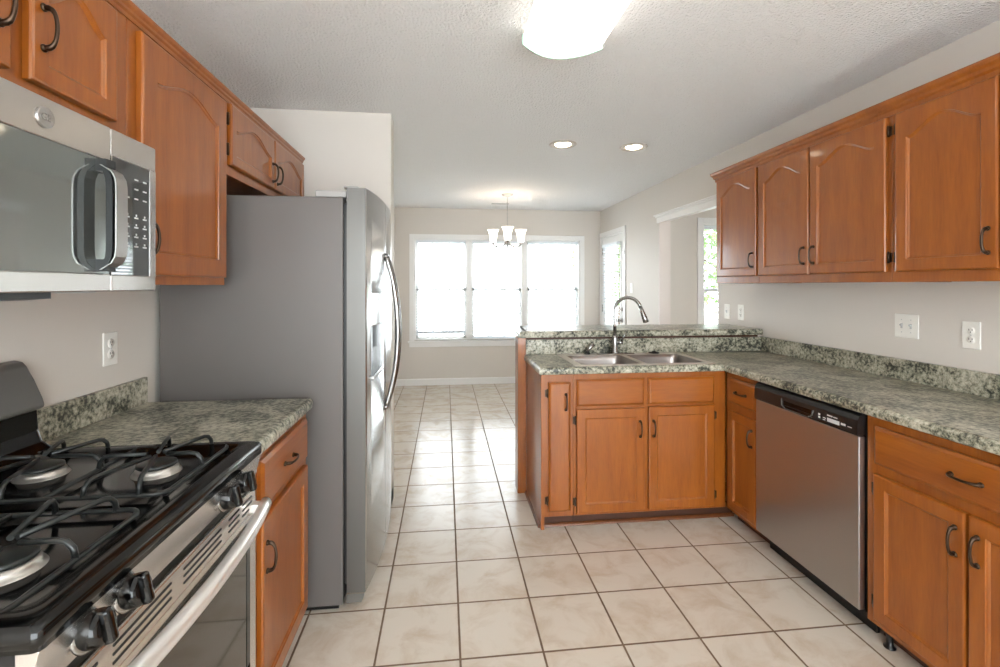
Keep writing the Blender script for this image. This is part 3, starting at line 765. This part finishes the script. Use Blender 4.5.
b = BM(); box(b, .052, .120, .08, .33, .957, .972, .003); obj('drip_tray', b, CHROME, fd)
b = BM(); box(b, .052, .085, .16, .25, 1.06, 1.187, .004); obj('dispenser_lever', b, BLACKP, fd)
def bow(y):
    bm = BM(); pts = []; n = 24
    for k in range(n+1):
        s = -1+2*k/n; x = bulge(y, 0, 0)+.004+.060*(1-abs(s)**2.2); pts.append((x, y, 1.14+.385*s))
    tube(bm, pts, [.011+.004*(1-abs(-1+2*k/n)) for k in range(n+1)], 12)
    for s in (-1, 1): tube(bm, [(bulge(y, 0, 0)-.004, y, 1.14+s*.38), (bulge(y, 0, 0)+.016, y, 1.14+s*.374)], .013, 12)
    return bm
obj('handle', bow(split-.028), HANDLEM, fd); obj('handle', bow(split+.028), HANDLEM, rd)
b = BM(); box(b, -.115, .012, .012, .13, 1.743, 1.772, .004); box(b, .0, .06, .012, .07, 1.7835, 1.79, .002); obj('hinge_cover', b, plain('hinge_cover_plastic', (158, 155, 152), .4), fr)
b = BM(); box(b, -.1, .01, FWD-.12, FWD-.02, 1.743, 1.770, .004); obj('hinge_cover', b, GREYP, fr)
b = BM(); prism(b, [(.013, .028), (.075, .028), (.085, .05), (.087, .0725), (.013, .0725)], .008, FWD-.01, 'Y'); obj('base_grille', b, GREYP, fr)
b = BM(); box(b, .012, .088, .004, .03, .066, .0745, .002); obj('hinge_bracket', b, CHROME, fr)

# ------------------------------------------------------------------ microwave
MX, MY, MW_ = -.79, .648, .751     # local x along +y, local y = into the wall
mw = thing('microwave', 'stainless over-the-range microwave with black glass door above the cooktop', 'microwave', (MX, MY, 1.356), R(90))
H = .388
b = BM(); box(b, 0, MW_, .04, 1.17-.79-.003, 0.008, H); obj('case', b, GREYP, mw)
DWD = .575
def mwframe(x0, x1, top, bot, side0, side1):
    bm = BM(); box(bm, x0, x1, 0, .038, H-top, H, .003); box(bm, x0, x1, 0, .038, 0, bot, .003)
    if side0: box(bm, x0, x0+side0, 0.0005, .038, bot-.002, H-top+.002)
    if side1: box(bm, x1-side1, x1, 0.0005, .038, bot-.002, H-top+.002)
    return bm
dd = obj('door', mwframe(0, DWD, .082, .042, .02, 0), STEELH, mw)
b = BM(); box(b, .018, DWD-.002, .003, .037, .040, H-.080); obj('glass', b, MWGLASS, dd)
# bow handle: steel outer strip, black inner side
def strip(y_off, wdt, th, out):
    bm = BM(); n = 16; pts = []
    for k in range(n+1):
        s = -1+2*k/n; pts.append((-.010-out*(1-abs(s)**9), (H-.082+.042)/2-.004+s*.120))
    A = [[bm.verts.new((x, y+o, z)) for x, o in ((-wdt/2+y_off, 0), (wdt/2+y_off, 0), (wdt/2+y_off, th), (-wdt/2+y_off, th))] for y, z in pts]
    for P, Q in zip(A, A[1:]):
        for i in range(4):
            f = bm.faces.new((P[i], P[(i+1) % 4], Q[(i+1) % 4], Q[i])); f.smooth = False
    bm.faces.new(A[0]); bm.faces.new(A[-1]); return bm
hx = .545
b = strip(0, .038, .003, .034); xform(b, Matrix.Translation((hx, 0, 0))); hd = obj('handle', b, STEEL, dd)
b = strip(0, .034, .014, .024); xform(b, Matrix.Translation((hx, .0, 0)))
for s in (-1, 1): box(b, hx-.015, hx+.015, -.02, .003, .175+s*.115-.014, .175+s*.115+.014)
obj('handle_backing', b, BLACKP, hd)
pn = obj('control_panel', mwframe(DWD+.002, MW_, .066, .040, .004, .024), STEELH, mw)
b = BM(); box(b, DWD+.004, MW_-.022, .002, .037, .038, H-.064); kp = obj('keypad', b, BLACKGLASS, pn)
b = BM()
for r_ in range(9):
    z = .285-.0245*r_
    if r_ in (3, 8): continue
    for c_ in range(3):
        if r_ < 2 and c_ == 0: continue
        x = DWD+.062+.034*c_; box(b, x-.007, x+.007, .0008, .0018, z-.0018, z+.0018)
        if r_ > 3: box(b, x-.0018, x+.0018, .0008, .0018, z+.004, z+.009)
obj('keypad_print', b, PRINT, kp)
b = BM(); lathe(b, [(0, -.003), (.016, -.003), (.019, -.0042), (.021, -.003), (.021, 0)], (.388, 0, H-.041), 'Y', 28); em = obj('emblem', b, STEEL, dd)
text_mesh('emblem_letters', 'GE', .020, CHROME, em, (.388, -.0034, H-.041), (R(90), 0, 0), .0006)
b = BM(); prism(b, [(.05, .0075), (.05, -.014), (.10, -.018), (.36, -.018), (.36, .0075)], .03, .47, 'X'); obj('vent_filter', b, BLACKP, mw)
b = BM(); box(b, .50, .62, .06, .14, -.004, .0075, .002); obj('task_lamp_lens', b, LGREYP, mw)

# ------------------------------------------------------------------ gas range
RX, RY, RW = -.533, .675, .753
rg = thing('gas_range', 'stainless and black gas range with four burners below the microwave', 'stove', (RX, RY, 0), R(90))
# local: x along +y, y into the wall (+) , z up
D = 1.17-.53-.008
b = BM(); box(b, .004, RW-.004, .02, D, .03, .896); obj('body', b, BLACKP, rg)
# cooktop: rim with sunk basin
b = BM()
def ring_loop(i, z, r=.02):
    pts = []
    for cx, cy, a0 in ((RW-i-r, D-i-r, 0), (i+r, D-i-r, 90), (i+r, i-.012+r, 180), (RW-i-r, i-.012+r, 270)):
        for k in range(5): a = R(a0+90*k/4); pts.append(b.verts.new((cx+r*math.cos(a), cy+r*math.sin(a), z)))
    return pts
L_ = [ring_loop(.0, .884, .012), ring_loop(0, .906, .012), ring_loop(.004, .914, .012), ring_loop(.012, .918), ring_loop(.034, .918), ring_loop(.046, .913), ring_loop(.056, .904, .03), ring_loop(.10, .901, .03)]
for A, B in zip(L_, L_[1:]):
    for i in range(len(A)):
        f = b.faces.new((A[i], A[(i+1) % len(A)], B[(i+1) % len(A)], B[i])); f.smooth = True
b.faces.new(L_[-1]); b.faces.new(L_[0])
ct = obj('cooktop', b, BLACKG, rg, (0, 0, .011))
# control fascia, slanted
b = BM(); prism(b, [(-.009, .8945), (.02, .8945), (.02, .822), (.008, .822)], .004, RW-.004, 'X', .001); fa2 = obj('control_fascia', b, STEELY, rg)
def knob_obj(x):
    k = BM(); lathe(k, [(0, 0), (.030, 0), (.030, -.003), (.026, -.006), (0, -.006)], (0, 0, 0), 'Y', 28); bz = obj('knob_bezel', k, CHROME, fa2, (x, .003, .853)); bz.rotation_euler = (R(-12), 0, 0)
    k = BM(); lathe(k, [(.0255, -.0062), (.0262, -.010), (.0262, -.024), (.0235, -.030), (.018, -.032), (0, -.032)], (0, 0, 0), 'Y', 32)
    box(k, -.0085, .0085, -.042, -.014, -.0262, .0262, .006, 4); o = obj('knob', k, BLACKG, bz)
    for q in ((-.030, .036), (-.024, .040), (.022, .040), (.028, .034)):
        t = BM(); box(t, q[0]-.002, q[0]+.002, -.0005, .0005, q[1]-.002, q[1]+.002); obj('dial_mark', t, SLOT, bz)
for yk in (.774, .863, 1.216, 1.303): knob_obj(yk-RY)
b = BM(); box(b, .006, RW-.006, .012, .03, .800, .8215); obj('vent_gap', b, BLACKG, rg)
# oven door
b = BM()
box(b, .003, RW-.003, .006, .05, .735, .799, .004)                # top strip with slots
box(b, .003, .075, .006, .05, .20, .737, .002); box(b, RW-.075, RW-.003, .006, .05, .20, .737, .002); box(b, .07, RW-.07, .006, .05, .20, .33, .002); box(b, .07, RW-.07, .006, .05, .695, .737, .002)
od = obj('oven_door', b, STEELY, rg)
b = BM()
for g0, g1 in ((.06, .13), (.165, .33), (.375, .54), (.58, .64), (.66, .72)):
    for k in range(3):
        z = .753+.0145*k; box(b, g0, g1, .0045, .0075, z-.0024, z+.0024, .001)
obj('vent_slots', b, SLOT, od)
b = BM(); box(b, .055, RW-.055, .0025, .02, .31, .715, .002); wg = obj('oven_window', b, OVGLASS, od)
b = BM()
for q in ((.055, .075, .31, .715), (RW-.075, RW-.055, .31, .715), (.055, RW-.055, .31, .335), (.055, RW-.055, .695, .715)): box(b, q[0], q[1], .0012, .003, q[2], q[3])
obj('window_border', b, BLACKG, wg)
b = BM(); n = 24; pts = []; rad = []
for k in range(n+1):
    s = -1+2*k/n; pts.append((RW/2+s*(RW/2-.018), -.026-.030*(1-s*s), .752)); rad.append(.016)
ell = tube(b, pts, rad, 14); xform(b, Matrix.Translation((0, 0, .752)) @ Matrix.Diagonal((1, 1, 1.2, 1)) @ Matrix.Translation((0, 0, -.752)))
for s in (-1, 1): box(b, RW/2+s*(RW/2-.036)-.016, RW/2+s*(RW/2-.036)+.016, -.03, .008, .740, .764, .004)
obj('door_handle', b, plain('handle_satin_steel', (236, 232, 228), .28, .7), od)
b = BM(); box(b, .004, RW-.004, .006, .04, .045, .19, .004); dwr = obj('storage_drawer', b, STEELY, rg)
b = BM()
for x in (.05, RW-.05):
    for y in (.08, D-.06): lathe(b, [(0, 0), (.018, 0), (.018, .012), (.01, .016), (.01, .032), (0, .032)], (x, y, .0005), 'Z', 12)
obj('leveling_feet', b, BLACKP, rg)
# backguard
b = BM()
yb = D+.004
prism(b, [(yb, .905), (yb-.20+.05, .915), (yb-.10, .925), (yb-.072, .945), (yb-.062, .975), (yb-.062, 1.035), (yb, 1.06)], .0, RW, 'X', .003); bgd = obj('backguard_base', b, BLACKG, rg)
b = BM()
prof = [(yb, 1.03), (yb-.066, 1.032), (yb-.078, 1.038), (yb-.080, 1.046), (yb-.074, 1.062), (yb-.052, 1.115), (yb-.036, 1.150), (yb-.026, 1.162), (yb-.012, 1.166), (yb, 1.166)]
prism(b, prof, -.002, RW+.002, 'X', .003); obj('backguard_panel', b, GREYP, bgd)
b = BM(); box(b, .27, .48, -.003, .003, -.02, .02); xform(b, Matrix.Translation((0, yb-.061, 1.088)) @ Matrix.Rotation(R(-22), 4, 'X')); obj('clock_display', b, BLACKGLASS, bgd)
# burners and grates
LOC = [(1.250-RY, .70-.53), (1.262-RY, .965-.53), (.845-RY, .70-.53), (.85-RY, .965-.53)]
for bx_, by_ in LOC:
    b = BM(); lathe(b, [(.053, 0), (.051, .003), (.048, .004), (.046, .010), (.043, .016), (0, .016)], (bx_, by_, .9012), 'Z', 32); br = obj('burner', b, ALU, ct)
    b = BM(); lathe(b, [(0, .0165), (.040, .0165), (.043, .019), (.042, .024), (.036, .0265), (0, .0275)], (bx_, by_, .9012), 'Z', 32); obj('burner_cap', b, IRON, br)
def grate(x0, x1, cs):
    bm = BM(); y0, y1 = .065, .545; zl, zh, r = .913, .946, .0052
    def rod(p, rr_=r): tube(bm, p, rr_, 8)
    def rnd_rect(x0, x1, y0, y1, z, c=.03):
        pts = []
        for cx, cy, a0 in ((x1-c, y1-c, 0), (x0+c, y1-c, 90), (x0+c, y0+c, 180), (x1-c, y0+c, 270)):
            for k in range(5): a = R(a0+90*k/4); pts.append((cx+c*math.cos(a), cy+c*math.sin(a), z))
        return pts
    tube(bm, rnd_rect(x0, x1, y0, y1, zl), r, 8, closed=True)
    ym = (cs[0][1]+cs[1][1])/2
    rod([(x0, ym, zl), (x1, ym, zl)])
    for i, (cx, cy) in enumerate(cs):
        ya, yc = (y0, ym) if i == 0 else (ym, y1)
        for ex, ey in ((x0, cy-.055), (x1, cy-.055), (x0, cy+.055), (x1, cy+.055), (cx, ya), (cx, yc)):
            d = Vector((cx-ex, cy-ey, 0)); l = d.length; d.normalize()
            side = abs(ex-cx) > 1e-6
            tip = Vector((cx, cy, 0))-d*.018 if side else Vector((cx, cy, 0))-d*.022
            p = [Vector((ex, ey, zl))]
            p += [p[0]+d*.004+Vector((0, 0, zh-zl-.014)), p[0]+d*.014+Vector((0, 0, zh-zl-.003)), p[0]+d*.026+Vector((0, 0, zh-zl)), Vector((tip.x, tip.y, zh))]
            rod([tuple(q) for q in p])
    for px, py in ((x0+.02, y0), (x1-.02, y0), (x0+.02, y1), (x1-.02, y1)):
        lo = .9185 if py == y0 else .9045
        tube(bm, [(px, py+(.012 if py == y0 else 0), .9035), (px, py, zl)], .0055, 8)
    return bm
obj('grate', grate(1.088-RY, 1.405-RY, LOC[0:2]), IRON, ct)
obj('grate', grate(.702-RY, 1.02-RY, LOC[2:4]), IRON, ct)

# ------------------------------------------------------------------ plates on the walls
def plate(name, label, cat, loc, rz, wdt=.07, hgt=.115, kinds=('outlet',), group=None):
    r_ = thing(name, label, cat, loc, rz, group)
    b = BM(); box(b, -wdt/2, wdt/2, -.006, -.0005, -hgt/2, hgt/2, .0022); obj('cover_plate', b, CREAM, r_)
    n = len(kinds)
    for i, k in enumerate(kinds):
        cx = (i-(n-1)/2)*.046
        if k == 'outlet':
            for s in (-1, 1):
                b = BM(); lathe(b, [(0, -.0078), (.0155, -.0078), (.0165, -.006)], (cx, 0, s*.0195), 'Y', 20); soc = obj('socket', b, CREAM, r_)
                b = BM(); box(b, cx-.0075, cx-.005, -.0082, -.0077, s*.0195, s*.0195+.008); box(b, cx+.005, cx+.0075, -.0082, -.0077, s*.0195, s*.0195+.007); lathe(b, [(0, -.0082), (.0024, -.0082), (.0024, -.0077)], (cx, 0, s*.0195-.006), 'Y', 10); obj('slots', b, SLOT, soc)
        else:
            b = BM(); box(b, cx-.005, cx+.005, -.0068, -.0058, -.012, .012); box(b, cx-.0035, cx+.0035, -.016, -.0058, .001, .009, .0012); obj('toggle', b, LGREYP, r_)
        b = BM()
        for zz in ((0,) if k == 'outlet' else (-.03, .03)): lathe(b, [(0, -.0072), (.0026, -.0068), (.0026, -.006)], (cx, 0, zz), 'Y', 8)
        obj('screw', b, LGREYP, r_)
    return r_
RZR, RZL = R(-90), R(90)
plate('wall_outlet', 'white wall outlet above the left worktop beside the range', 'outlet', (XL, 1.803, 1.149), RZL)
plate('light_switch', 'white double switch plate under the right wall cabinets', 'switch', (XR, 2.042, 1.175), RZR, .118, .115, ('t', 't'))
plate('wall_outlet', 'white wall outlet at the right edge, right of the double switch plate', 'outlet', (XR, 1.759, 1.160), RZR)
plate('light_switch', 'white single switch plate above the bar end beside the wide opening', 'switch', (XR, 3.505, 1.165), RZR, kinds=('t',))
plate('wall_outlet', 'small white outlet above the bar end, right of the single switch', 'outlet', (XR, 3.33, 1.168), RZR)
plate('light_switch', 'white switch plate on the dining wall right of the patio door', 'switch', (XR, 5.44, 1.34), RZR, kinds=('t',))

# ------------------------------------------------------------------ ceiling lights and vent
cl = thing('ceiling_light', 'long white fluorescent ceiling light with frosted acrylic cover', 'light', (.485, 1.345, HC))
def bowed(hw, hl, bow_, z):
    pts = []
    n = 10
    for k in range(n+1): s = -1+2*k/n; pts.append((s*hw, hl+bow_*(1-s*s), z))
    for k in range(n+1): s = 1-2*k/n; pts.append((s*hw, -hl-bow_*(1-s*s), z))
    return pts
b = BM(); prism(b, [(p[0], p[1]) for p in bowed(.155, .57, .09, 0)], -.03, -.0005, 'Z'); obj('housing', b, TRIM, cl)
b = BM(); rings = []
for hw, hl, z in ((.160, .575, -.028), (.166, .582, -.034), (.166, .582, -.052), (.158, .576, -.070), (.13, .555, -.083), (.08, .53, -.088)):
    rings.append([b.verts.new(p) for p in bowed(hw, hl, .105, z)])
for A, B in zip(rings, rings[1:]):
    for i in range(len(A)):
        f = b.faces.new((A[i], A[(i+1) % len(A)], B[(i+1) % len(A)], B[i])); f.smooth = True
b.faces.new(rings[-1]); b.faces.new(rings[0]); obj('diffuser', b, LAMP, cl)
for s in (1, -1):
    b = BM(); P = [(x, y) for x, y, z in bowed(.168, .584, .106, 0)[:11]]
    P = P if s == 1 else [(x, -y) for x, y in P]
    sweep(b, P, [(0, -.072), (.005, -.072), (.005, -.028), (0, -.028)], side=-1 if s == 1 else 1); obj('end_cap', b, ACRYL, cl)
def can(label, x, y):
    r_ = thing('recessed_light', label, 'light', (x, y, HC), 0, 'recessed lights in the ceiling')
    b = BM(); lathe(b, [(.060, -.0005), (.100, -.0005), (.104, -.004), (.097, -.010), (.078, -.012), (.062, -.006)], (0, 0, 0), 'Z', 32); obj('trim_ring', b, CANRING, r_)
    b = BM(); lathe(b, [(0, -.016), (.035, -.014), (.052, -.009), (.0595, -.003), (.0595, -.0006), (0, -.0006)], (0, 0, 0), 'Z', 28); obj('lamp', b, CAN, r_)
can('left of the two round recessed lights in the ceiling over the sink', .876, 3.49)
can('right of the two round recessed lights in the ceiling, nearer the wall cabinets', 1.432, 3.495)
vt = thing('ceiling_vent', 'small white ceiling air vent behind the chandelier', 'vent', (.70, 6.10, HC))
b = BM(); 
for q in ((-.13, .13, -.07, -.055), (-.13, .13, .055, .07), (-.13, -.115, -.055, .055), (.115, .13, -.055, .055)): box(b, q[0], q[1], q[2], q[3], -.008, -.0005)
obj('frame', b, TRIM, vt)
b = BM()
for k in range(7): box(b, -.115, .115, -.05+.0155*k, -.046+.0155*k, -.007, -.0005)
obj('louvres', b, LGREYP, vt)

ch = thing('chandelier', 'three-light brushed nickel chandelier with frosted bell shades over dining area', 'light', (.715, 5.5, HC))
CHZ = 1.868-HC
b = BM(); lathe(b, [(0, -.03), (.012, -.03), (.03, -.024), (.060, -.012), (.066, -.004), (.066, -.0005)], (0, 0, 0), 'Z', 28); obj('canopy', b, NICKEL, ch)
b = BM(); z = -.03
k = 0
while z > CHZ+.085:
    a = 0 if k % 2 else R(90); pts = []
    for j in range(10):
        t = 2*math.pi*j/10; pts.append((math.cos(a)*.006*math.cos(t), math.sin(a)*.006*math.cos(t), z-.011+.012*math.sin(t)))
    tube(b, pts, .0014, 6, closed=True); z -= .0205; k += 1
tube(b, [(.002, 0, -.03), (.003, 0, CHZ+.08)], .0018, 6)
obj('chain', b, NICKEL, ch)
b = BM(); lathe(b, [(0, .095), (.008, .093), (.009, .075), (.022, .06), (.016, .045), (.028, .02), (.038, .0), (.034, -.018), (.018, -.032), (.012, -.042), (.018, -.052), (.009, -.064), (0, -.068)], (0, 0, CHZ), 'Z', 24); obj('column', b, NICKEL, ch)
for ang in (-96, 24, 144):
    u = Vector((math.cos(R(ang)), math.sin(R(ang)), 0)); rr_ = .19
    b = BM(); pts = [u*.015+Vector((0, 0, CHZ-.005)), u*.06+Vector((0, 0, CHZ-.03)), u*.11+Vector((0, 0, CHZ-.046)), u*.155+Vector((0, 0, CHZ-.035)), u*rr_+Vector((0, 0, CHZ-.005))]
    fine = []
    for i in range(len(pts)-1):
        for t in (0, .33, .66): fine.append(tuple(pts[i].lerp(pts[i+1], t)))
    fine.append(tuple(pts[-1])); tube(b, fine, .011, 8)
    lathe(b, [(0, -.012), (.014, -.008), (.02, .004), (.016, .016), (.010, .02), (0, .02)], tuple(u*rr_+Vector((0, 0, CHZ))), 'Z', 16)
    am = obj('arm', b, NICKEL, ch)
    b = BM(); o_ = u*rr_+Vector((0, 0, CHZ+.014))
    lathe(b, [(0, 0), (.026, .0), (.038, .014), (.042, .05), (.047, .09), (.056, .125), (.070, .150), (.067, .150), (.053, .125), (.044, .09), (.039, .05), (.034, .018), (0, .004)], tuple(o_), 'Z', 24); obj('lamp_shade', b, SHADE, am)
    lt = bpy.data.lights.new('chandelier_bulb', 'POINT'); lt.energy = .7; lt.color = (1, .86, .70); lt.shadow_soft_size = .05
    lo = bpy.data.objects.new('bulb', lt); COL.objects.link(lo); lo.parent = am; lo.location = tuple(o_+Vector((0, 0, .10)))
